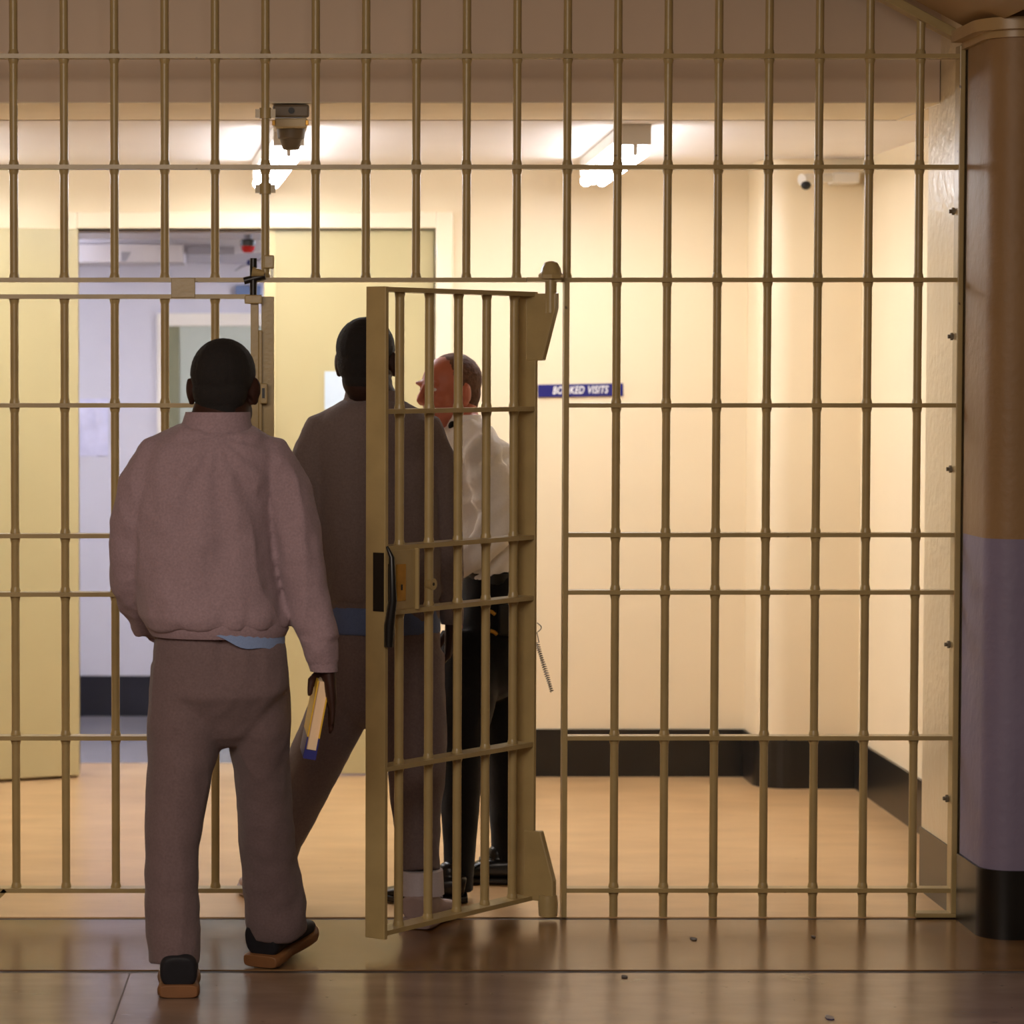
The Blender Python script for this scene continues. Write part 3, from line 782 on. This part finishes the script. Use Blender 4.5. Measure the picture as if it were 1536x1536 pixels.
def shoe(parent, heel, heading, toe_up, L, wd, upper, sole, sole_h=.026, high=.075, tongue=True):
    """heading: degrees to the right of +Y; heel: back lower edge of the sole"""
    m = Matrix.Translation(V(heel)) @ Matrix.Rotation(math.radians(-heading), 4, 'Z') @ Matrix.Rotation(math.radians(toe_up), 4, 'X')
    prof = [(.0, .42, high * .93), (.05, .48, high), (.2, .46, high * .97), (.38, .41, high * .86), (.52, .46, high * .62), (.68, .50, high * .5), (.82, .48, high * .42), (.93, .38, high * .34), (1.0, .2, high * .22)]
    mb = MB(); mb.loft([(V((0, .008 + y * (L - .016), sole_h * .7 + h / 2)), w * wd, h / 2) for y, w, h in prof], 24, ref=(0, 0, 1), e=3.0, dome=False)
    mb.loft([(V((0, L * .2, high * .6)), wd * .36, L * .15), (V((0, L * .2, high + .022)), wd * .34, L * .14)], 18)
    up = organic(xf(mb, m), 'shoe', upper, parent, voxel=.0045, smooth=5)
    sb = MB(); sb.loft([(V((0, y * L, sole_h / 2 + (.004 if y > .9 else 0))), w * wd * 1.08 + .002, sole_h / 2) for y, w, h in prof], 20, ref=(0, 0, 1), e=4.5, dome=False)
    xf(sb, m).build('sole', sole, up, smooth=True, bevel=.002)
    if tongue:
        for k in range(4):
            y = L * (.42 + .07 * k); h = sole_h * .7 + high * (.80 - .075 * k) + .006
            xf(MB().tube([(-wd * .2, y, h - .004), (0, y, h + .003), (wd * .2, y, h - .004)], .0028, 6), m).build('lace', M['sock'] if upper is M['pale_shoe'] else M['black'], up, smooth=True)
    return up

def rib(secs, name, m, parent, n=56, amp=.0016):
    flat = abs(secs[0][0].x - secs[-1][0].x) + abs(secs[0][0].y - secs[-1][0].y) < .4 * abs(secs[0][0].z - secs[-1][0].z)
    mb = MB().loft(secs, n, e=2.1, dome=False, up=(0, 0, -1) if flat else None)
    c = [q for q in mb.v]
    for i, p in enumerate(c):
        s_ = secs[0][0] if i < n else secs[-1][0]
        r = V((p.x - s_.x, p.y - s_.y, 0))
        if r.length > 1e-5 and (i % 2): mb.v[i] = p + r.normalized() * amp
    return mb.build(name, m, parent, smooth=True)

# ---- man in front, mid-stride, seen from behind -----------------------------
Y1 = 8.08
tors = [S(322, 640, Y1, 54, .078), S(321, 653, Y1, 78, .098), S(320, 670, Y1, 96, .112), S(317, 696, Y1, 105, .125), S(306, 745, Y1, 105, .135),
        S(303, 800, Y1, 106, .140), S(306, 850, Y1, 107, .144), S(313, 895, Y1, 109, .152), S(321, 924, Y1, 114, .160), S(326, 940, Y1, 108, .150)]
slL = [S(282, 662, Y1, 18, .05), S(246, 686, Y1, 35, .068), S(216, 730, Y1, 37, .07), S(203, 785, Y1, 36, .066), S(199, 838, Y1 + .01, 34, .062), S(197, 868, Y1 + .03, 32, .056), S(206, 905, Y1 + .09, 28, .05), S(224, 932, Y1 + .16, 23, .042), S(242, 946, Y1 + .21, 20, .036)]
slR = [S(362, 662, Y1, 18, .05), S(400, 686, Y1, 36, .068), S(430, 735, Y1, 36, .07), S(443, 785, Y1 - .01, 37, .066), S(451, 838, Y1 - .02, 37, .064), S(460, 885, Y1 - .02, 34, .058), S(472, 940, Y1 - .03, 30, .05), S(481, 976, Y1 - .03, 26, .044), S(484, 986, Y1 - .03, 22, .038)]
pel = [S(329, 940, Y1, 91, .118), S(330, 975, Y1, 99, .132), S(331, 1030, Y1, 102, .138), S(332, 1058, Y1 + .02, 84, .115)]
lgL = [S(281, 1000, Y1, 54, .112), S(278, 1085, Y1, 58, .108), S(275, 1118, Y1, 54, .104), S(271, 1150, Y1 - .01, 49, .098), S(265, 1205, Y1 - .01, 46, .092), S(259, 1270, Y1 - .02, 41, .085), S(258, 1330, Y1 - .03, 41, .082), S(260, 1400, Y1 - .04, 41, .080), S(261, 1447, Y1 - .05, 39, .078)]
lgR = [S(382, 1000, Y1 + .02, 51, .112), S(386, 1085, Y1 + .05, 50, .108), S(389, 1118, Y1 + .08, 45, .104), S(392, 1150, Y1 + .11, 42, .100), S(398, 1230, Y1 + .18, 42, .094), S(405, 1300, Y1 + .24, 44, .088), S(412, 1360, Y1 + .29, 47, .084), S(414, 1394, Y1 + .32, 46, .08)]
sk = MB(); hr = MB()
W, R = head(sk, hr, at(338, 581, Y1 + .05), 14, -2, 1.07, neck_to=at(326, 642, Y1), ears=(.088, .079), nk=1.16)
for q in (tors, slR, pel, lgL[:-1], lgR[:-1]): sk.loft(shrink(q, .78), 20)
sk.loft(shrink(slL, .78), 18, ref=(1, -.2, 0))
bkt, bkb = at(486, 1023, Y1 - .05), at(464, 1139, Y1 - .03)      # the book, top and bottom of its fore edge
bd = (bkb - bkt).normalized(); bx = V((.07, -1, 0)); bx = (bx - bd * bx.dot(bd)).normalized(); bn = bd.cross(bx)
if bn.x < 0: bn = -bn
th_ = .0165
wr = at(492, 1003, Y1 - .026)
pc = bkt + bn * (th_ + .016) - bx * .055
thumb = [wr + bd * .02 + V((-.004, .03, 0)), bkt - bd * .014 + bn * .01 - bx * .05, bkt - bd * .012 - bn * .016 - bx * .045, bkt - bn * (th_ + .010) - bx * .06 + bd * .012, bkt - bn * (th_ + .011) - bx * .04 + bd * .045]
hand(sk, wr, V((.10, 0, -1)), -bn, -bx, (.04, .10, .10), 1.02, thumb, .8)
hand(sk, slL[-1][0], V((.5, .8, -.3)), V((.6, -.5, .3)), V((0, 0, 1)), (.4, .5, .4))
man = organic(sk, 'person', M['skin_dark'], None, voxel=.0055, smooth=3, origin=(-.1, 8.1, 0))
tag(man, 'person walking away in mauve grey sweatshirt and trousers, nearest the viewer, carrying a book', 'person')
organic(hr, 'hair', M['hair_black'], man, voxel=.005, smooth=2, disp=lambda p, n: .0012 * noise.noise(p * 160))
eyes(W, R, 1.06, man)
sw = MB().loft(tors, 40, e=2.05, dome=False, up=(0, 0, -1)).loft(slR, 26).loft(slL, 26, ref=(1, -.2, 0))
z_lo, z_hi = at(300, 950, Y1).z, at(300, 880, Y1).z
def wrinkle1(p, n):
    d = folds(.0075, .0025, 1.3)(p, n)
    zb = at(300, 640, Y1).z - p.z
    # drag folds fanning from the right armpit and gathers above the waistband
    q = V((p.x + .10, 0, p.z - 1.47)); r_ = q.length
    d += max(0, min(1, (.10 - p.x) / .08)) * max(0, min(1, (p.x + .26) / .08)) * max(0, min(1, (.1 - n.y) / .5)) * .006 * math.sin(math.atan2(q.z, q.x) * 13 + 2 * noise.noise(p * 5)) * max(0, 1 - abs(r_ - .3) / .35)
    if z_lo - .01 < p.z < z_hi: d += .005 * math.sin(p.x * 75 + 3 * noise.noise(p * 8)) * (z_hi - p.z) / (z_hi - z_lo)
    return d * 1.25
swo = organic(sw, 'sweatshirt', M['sweat_light'], man, voxel=.0075, smooth=5, disp=wrinkle1)
rib([S(323, 648, Y1, 58, .086), S(325, 633, Y1, 51, .082), S(327, 618, Y1 + .002, 48, .080)], 'collar', M['sweat_light'], swo)
rib([S(326, 932, Y1, 106, .146), S(327, 942, Y1, 106, .146), S(328, 953, Y1, 100, .136)], 'waistband', M['sweat_light'], swo, 90)
rib([S(481, 976, Y1 - .03, 25, .042), S(486, 1007, Y1 - .03, 20, .034)], 'cuff', M['sweat_light'], swo, 40)
rib(list(reversed([S(247, 950, Y1 + .225, 19, .034), S(238, 943, Y1 + .19, 22, .038)])), 'cuff', M['sweat_light'], swo, 40)
# tail of the blue shirt below the sweatshirt
n = 72; mb = MB(); vs = []
for rr_, low in ((1.0, 0), (1.0, 1), (.955, 1), (.955, 0)):
    for k_ in range(n):
        q = 2 * PI * k_ / n; px = 329 + 99 * math.cos(q); c = at(px, 940, Y1)
        t_ = max(0.0, min(1.0, (px - 296) / 100)); t_ = t_ * t_ * (3 - 2 * t_)
        dz_ = low * ((4 + 25 * t_ + 2.5 * math.sin(q * 9)) * Y1 / F)
        vs.append(V((at(329, 940, Y1).x + 99 * Y1 / F * rr_ * math.cos(q), Y1 + (.141 * rr_ + .002) * math.sin(q), c.z - dz_)))
mb.add(vs, [(a * n + k_, a * n + (k_ + 1) % n, ((a + 1) % 4) * n + (k_ + 1) % n, ((a + 1) % 4) * n + k_) for a in range(4) for k_ in range(n)])
mb.build('shirt_tail', M['blue_cloth'], man, smooth=True)
tr = MB().loft(pel, 36, e=2.2).loft(lgL, 28, dome=False).loft(lgR, 28, dome=False)
def legfold(p, n):
    d = folds(.0055, .002, 9.1, .35)(p, n)
    if .82 < p.z < 1.04 and n.y < 0: d -= .009 * math.exp(-((p.x - at(333, 1000, Y1).x) / .014) ** 2) * (1 - abs(p.z - .93) / .11)
    if p.z < .5: d += .004 * math.sin(p.z * 62 + 4 * noise.noise(V((p.x * 6, p.y * 6, p.z * 5)))) * (.5 - p.z)
    return d
organic(tr, 'trousers', M['jog_light'], man, voxel=.0075, smooth=4, disp=legfold)
hl = V((at(268, 1500, 7.95).x, 7.945, .001))
shoe(man, hl, -1, 0, .295, .104, M['shoe_black'], M['gum'], .034, .090)
c = at(271, 1444, Y1 - .05)
MB().loft([(V((hl.x, 8.012, .09)), .030, .042), (V((hl.x + .004, 8.02, .17)), .028, .040)], 20).build('sock', M['sock'], man, smooth=True)
ShR = V((at(390, 1452, 8.36).x, 8.345, .003))
shoe(man, ShR, 28, 8, .295, .106, M['shoe_black'], M['gum'], .034, .098)
# the book
def bp(a, b, c): return bkt + bd * a + bx * (-b) + bn * c
Lb, Db = (bkb - bkt).length, .125
bk = empty('book', tuple(bp(Lb, Db / 2, 0)), 'thick yellow and blue book held upright in the right hand of the man in front', 'book')
ctr = bp(Lb / 2 - .012, Db / 2 + .002, 0)
MB().obox(ctr, bd, bx, bn, Lb / 2 - .013, Db / 2 - .004, th_ - .003).build('pages', M['pages'], bk)
cv = MB()
for s_ in (-1, 1):
    cv.obox(bp(Lb * .36, Db / 2, s_ * (th_ - .0015)), bd, bx, bn, Lb * .36, Db / 2, .0018, 0)
    cv.obox(bp(Lb * .86, Db / 2, s_ * (th_ - .0015)), bd, bx, bn, Lb * .14, Db / 2, .0018, 1)
cv.obox(bp(Lb * .36, Db, 0), bd, bx, bn, Lb * .36, .002, th_, 0).obox(bp(Lb * .86, Db, 0), bd, bx, bn, Lb * .14, .002, th_, 1)
cv.obox(bp(Lb - .012, Db / 2, 0), bd, bx, bn, .012, Db / 2 - .001, th_ - .002, 1)
cv.build('cover', [M['yellow_cover'], M['blue_cover']], bk)

# ---- second man, stepping through the gate ----------------------------------
Y2 = 9.17
tors = [S(562, 600, Y2, 46, .078), S(562, 613, Y2, 68, .095), S(562, 632, Y2, 86, .11), S(562, 660, Y2, 94, .122), S(564, 700, Y2, 93, .13), S(566, 800, Y2, 90, .13), S(569, 860, Y2, 88, .132), S(572, 892, Y2, 88, .132), S(572, 903, Y2, 83, .125)]
slL = [S(520, 622, Y2, 16, .045), S(490, 645, Y2, 32, .062), S(469, 690, Y2, 32, .064), S(464, 722, Y2, 31, .064), S(461, 760, Y2, 29, .06), S(465, 830, Y2 + .01, 27, .055), S(472, 890, Y2 + .04, 23, .048), S(478, 930, Y2 + .07, 19, .04)]
slR = [S(604, 622, Y2, 16, .045), S(632, 645, Y2, 32, .062), S(653, 690, Y2, 32, .062), S(660, 722, Y2 + .01, 31, .06), S(664, 770, Y2 + .02, 29, .056), S(668, 840, Y2 + .03, 26, .05), S(674, 895, Y2 + .04, 21, .044), S(677, 925, Y2 + .05, 17, .036)]
pel = [S(574, 905, Y2, 84, .118), S(574, 950, Y2, 86, .132), S(574, 1000, Y2, 88, .132), S(574, 1040, Y2, 80, .11)]
lgR = [S(622, 980, Y2, 44, .108), S(625, 1060, Y2 - .02, 46, .1), S(625, 1130, Y2 - .05, 45, .095), S(624, 1200, Y2 - .09, 40, .084), S(626, 1255, Y2 - .12, 34, .075), S(629, 1308, Y2 - .15, 31, .068)]
lgL = [S(530, 970, Y2, 48, .108), S(512, 1060, Y2 + .04, 47, .1), S(478, 1130, Y2 + .08, 43, .094), S(445, 1200, Y2 + .13, 38, .084), S(420, 1260, Y2 + .18, 34, .075), S(405, 1330, Y2 + .22, 30, .068)]
sk = MB(); hr = MB()
W, R = head(sk, hr, at(552, 542, Y2 - .01), 22, 0, 1.08, neck_to=at(562, 604, Y2))
for q in (tors, slL, slR, pel, lgL[:-1], lgR[:-1]): sk.loft(shrink(q, .78), 20)
hand(sk, slR[-1][0] + V((0, 0, -.02)), V((-.08, .1, -1)), V((-1, .1, .1)), V((0, 1, 0)), (.35, .45, .35))
hand(sk, slL[-1][0] + V((0, 0, -.02)), V((.1, .3, -1)), V((1, .2, .1)), V((0, 1, 0)), (.35, .45, .35))
man = organic(sk, 'person', M['skin_deep'], None, voxel=.0055, smooth=3, origin=(.38, 9.17, 0))
tag(man, 'person in a dark grey sweatshirt stepping through the gate behind the open barred leaf', 'person')
organic(hr, 'hair', M['hair_black'], man, voxel=.005, smooth=2, disp=lambda p, n: .0012 * noise.noise(p * 160))
eyes(W, R, 1.08, man)
sw = MB().loft(tors, 40, e=2.25, dome=False, up=(0, 0, -1)).loft(slR, 26).loft(slL, 26)
swo = organic(sw, 'sweatshirt', M['sweat_dark'], man, voxel=.008, smooth=5, disp=folds(.007, .0022, 21.7))
rib([S(561, 606, Y2, 48, .08), S(560, 596, Y2, 43, .07), S(559, 586, Y2, 40, .066)], 'collar', M['sweat_dark'], swo)
rib([S(572, 888, Y2, 87, .130), S(573, 908, Y2, 82, .124)], 'waistband', M['sweat_dark'], swo, 90)
rib([S(675, 910, Y2 + .045, 20, .040), S(678, 936, Y2 + .05, 16, .034)], 'cuff', M['sweat_dark'], swo, 40)
rib([S(476, 915, Y2 + .06, 20, .042), S(480, 940, Y2 + .075, 17, .036)], 'cuff', M['sweat_dark'], swo, 40)
mb = MB().loft([S(573, 900, Y2, 83, .122), S(573, 930, Y2, 88, .136), S(573, 948, Y2, 90, .14)], 40, dome=False)
organic(mb, 'shirt_tail', M['blue_deep'], man, voxel=.008, smooth=3, disp=folds(.003, .0015, 3))
tr = MB().loft(pel, 36, e=2.2).loft(lgL, 26, dome=False).loft(lgR, 26, dome=False)
to = organic(tr, 'trousers', M['jog_dark'], man, voxel=.008, smooth=4, disp=folds(.006, .002, 14.1, .35))
rib([S(629, 1304, Y2 - .15, 35, .076), S(631, 1340, Y2 - .16, 35, .076)], 'turned_up_cuff', M['sock'], to, 40)
h2 = V((at(622, 1395, 8.92).x, 8.93, .002))
shoe(man, h2, 24, 0, .285, .102, M['pale_shoe'], M['pale_shoe'], .03, .078)
h3 = V((at(404, 1365, 9.33).x, 9.33, .002))
shoe(man, h3, -12, 0, .285, .102, M['pale_shoe'], M['pale_shoe'], .03, .078)

# ---- officer in a white shirt, in profile -----------------------------------
Y3 = 9.66
tors = [S(700, 640, Y3, 34, .10), S(706, 656, Y3, 46, .165), S(712, 680, Y3, 54, .20), S(721, 730, Y3, 60, .195), S(726, 790, Y3, 58, .175), S(730, 840, Y3, 52, .165), S(732, 866, Y3, 46, .16)]
slL = [S(712, 650, Y3 - .10, 20, .05), S(722, 674, Y3 - .16, 30, .06), S(732, 715, Y3 - .2, 31, .06), S(742, 760, Y3 - .2, 29, .056), S(740, 806, Y3 - .2, 28, .052), S(712, 834, Y3 - .2, 25, .048), S(682, 850, Y3 - .17, 21, .042)]
slR = [S(716, 668, Y3 + .17, 32, .06), S(726, 730, Y3 + .2, 30, .056), S(730, 800, Y3 + .2, 27, .05), S(700, 830, Y3 + .18, 23, .045), S(672, 842, Y3 + .15, 20, .04)]
pel = [S(733, 858, Y3, 48, .158), S(734, 900, Y3, 52, .175), S(732, 950, Y3, 56, .18), S(728, 1000, Y3, 54, .16)]
lgN = [S(713, 955, Y3 - .075, 53, .098), S(700, 1040, Y3 - .12, 44, .09), S(693, 1130, Y3 - .15, 34, .078), S(689, 1220, Y3 - .19, 28, .068), S(688, 1300, Y3 - .22, 23, .06), S(688, 1338, Y3 - .23, 22, .058)]
lgF = [S(744, 950, Y3 + .085, 42, .095), S(750, 1040, Y3 + .09, 36, .09), S(755, 1130, Y3 + .09, 29, .078), S(757, 1220, Y3 + .1, 24, .066), S(757, 1300, Y3 + .1, 21, .058)]
sk = MB(); hr = MB()
W, R = head(sk, hr, at(672, 588, Y3), -124, 2, 1.0, back=.004, neck_to=at(694, 645, Y3))
for q in (tors, pel, lgN[:-1], lgF[:-1]): sk.loft(shrink(q, .74), 20)
for q in (slL, slR): sk.loft(shrink(q, .66), 18)
hand(sk, slL[-1][0] + V((-.01, .01, 0)), V((-1, .2, -.25)), V((0, 1, 0)), V((0, .2, 1)), (.4, .5, .4))
hand(sk, slR[-1][0], V((-1, -.1, -.2)), V((0, -1, 0)), V((0, .2, 1)), (.4, .5, .4))
man = organic(sk, 'person', M['skin_ruddy'], None, voxel=.0052, smooth=2, origin=(.7, Y3, 0))
tag(man, 'person with short auburn hair, white shirt and black trousers beyond the open gate leaf', 'person')
organic(hr, 'hair', M['hair_brown'], man, voxel=.005, smooth=2, disp=lambda p, n: .0015 * noise.noise(p * 140))
eyes(W, R, 1.0, man)
for x in (-1, 1):
    MB().tube([W((x * .016, .090, .030)), W((x * .032, .0885, .035)), W((x * .046, .0775, .031))], .0035, 6).build('eyebrow', M['hair_brown'], man, smooth=True)
def shirtfold(p, n):
    d = folds(.005, .002, 33.0)(p, n)
    d += .006 * math.sin(p.z * 70 - p.x * 60 + 3 * noise.noise(p * 6)) * (1 if p.z > 1.35 or p.z < 1.25 else .4)
    return d
sh = organic(MB().loft(tors, 36, e=2.2, dome=False, up=(0, 0, -1)).loft(slL, 24).loft(slR, 24), 'shirt', M['shirt_white'], man, voxel=.008, smooth=5, disp=shirtfold)
rib([S(698, 648, Y3, 33, .085), S(692, 622, Y3, 29, .075)], 'collar', M['shirt_white'], sh, 30, 0)
c0, c1 = at(679, 639, Y3 - .07), at(672, 700, Y3 - .08)
MB().ell(c0, (.014, .016, .016)).tube([c0, c0 + V((-.012, 0, -.05)), c1 + V((-.012, 0, -.12))], [.008, .016, .022], 10).build('tie', M['black_cloth'], man, smooth=True)
tr = organic(MB().loft(pel, 32, e=2.2).loft(lgN, 24, dome=False).loft(lgF, 24, dome=False), 'trousers', M['black_cloth'], man, voxel=.008, smooth=4, disp=folds(.005, .0015, 40, .35))
rib([S(733, 872, Y3, 48, .164), S(733, 856, Y3, 48, .163)], 'belt', M['leather'], man, 40, 0)
for px, py in ((738, 918), (741, 948)):
    c = at(px, py, Y3 - .19); MB().tube([c + V((-.012, 0, .004)), c, c + V((.010, 0, -.008))], .006, 8).build('key_fob', M['brass'], man, smooth=True)
c = at(752, 930, Y3 - .185)
MB().box(c.x - .012, c.x + .03, c.y - .012, c.y + .02, c.z - .05, c.z + .05).build('key_pouch', M['leather'], man, bevel=.008)
shoe(man, V((at(701, 1357, 9.40).x, 9.40, .002)), -88, 0, .275, .098, M['leather'], M['black'], .022, .07)
shoe(man, V((at(774, 1330, 9.74).x, 9.74, .002)), -88, 0, .275, .098, M['leather'], M['black'], .022, .07)
#P1

# ------------------------------------------------------------------ light and camera
w = bpy.data.worlds.new('world'); scn.world = w; w.use_nodes = True
w.node_tree.nodes['Background'].inputs[0].default_value = (1, .74, .5, 1)
w.node_tree.nodes['Background'].inputs[1].default_value = .05
def area(name, loc, rot, size, power, col):
    l = bpy.data.lights.new(name, 'AREA'); l.energy = power; l.size = size[0]; l.shape = 'RECTANGLE'; l.size_y = size[1]; l.color = col
    o = bpy.data.objects.new(name, l); COL.objects.link(o); o.location = loc; o.rotation_euler = rot
    return o
area('hall_lamp', (-.9, 3.6, 2.75), (math.radians(35), 0, 0), (3.0, 1.7), 128, (1, .86, .74))

cam = bpy.data.cameras.new('camera'); co = bpy.data.objects.new('camera', cam); COL.objects.link(co)
co.location = (0, 0, H); co.rotation_euler = (PI / 2 - PIT, 0, 0)
cam.sensor_width = 36; cam.sensor_height = 36; cam.sensor_fit = 'HORIZONTAL'
cam.lens = F / 1536 * 36; cam.shift_x = (768 - CX) / 1536; cam.shift_y = (CY - 768) / 1536
cam.clip_end = 60
cam.dof.use_dof = True; cam.dof.focus_distance = 8.6; cam.dof.aperture_fstop = 4.0
scn.camera = co
scn.view_settings.view_transform = 'Standard'; scn.view_settings.look = 'None'
scn.view_settings.gamma = 1; scn.view_settings.use_curve_mapping = False
scn.view_settings.exposure = 0.0
scn.cycles.use_denoising = True
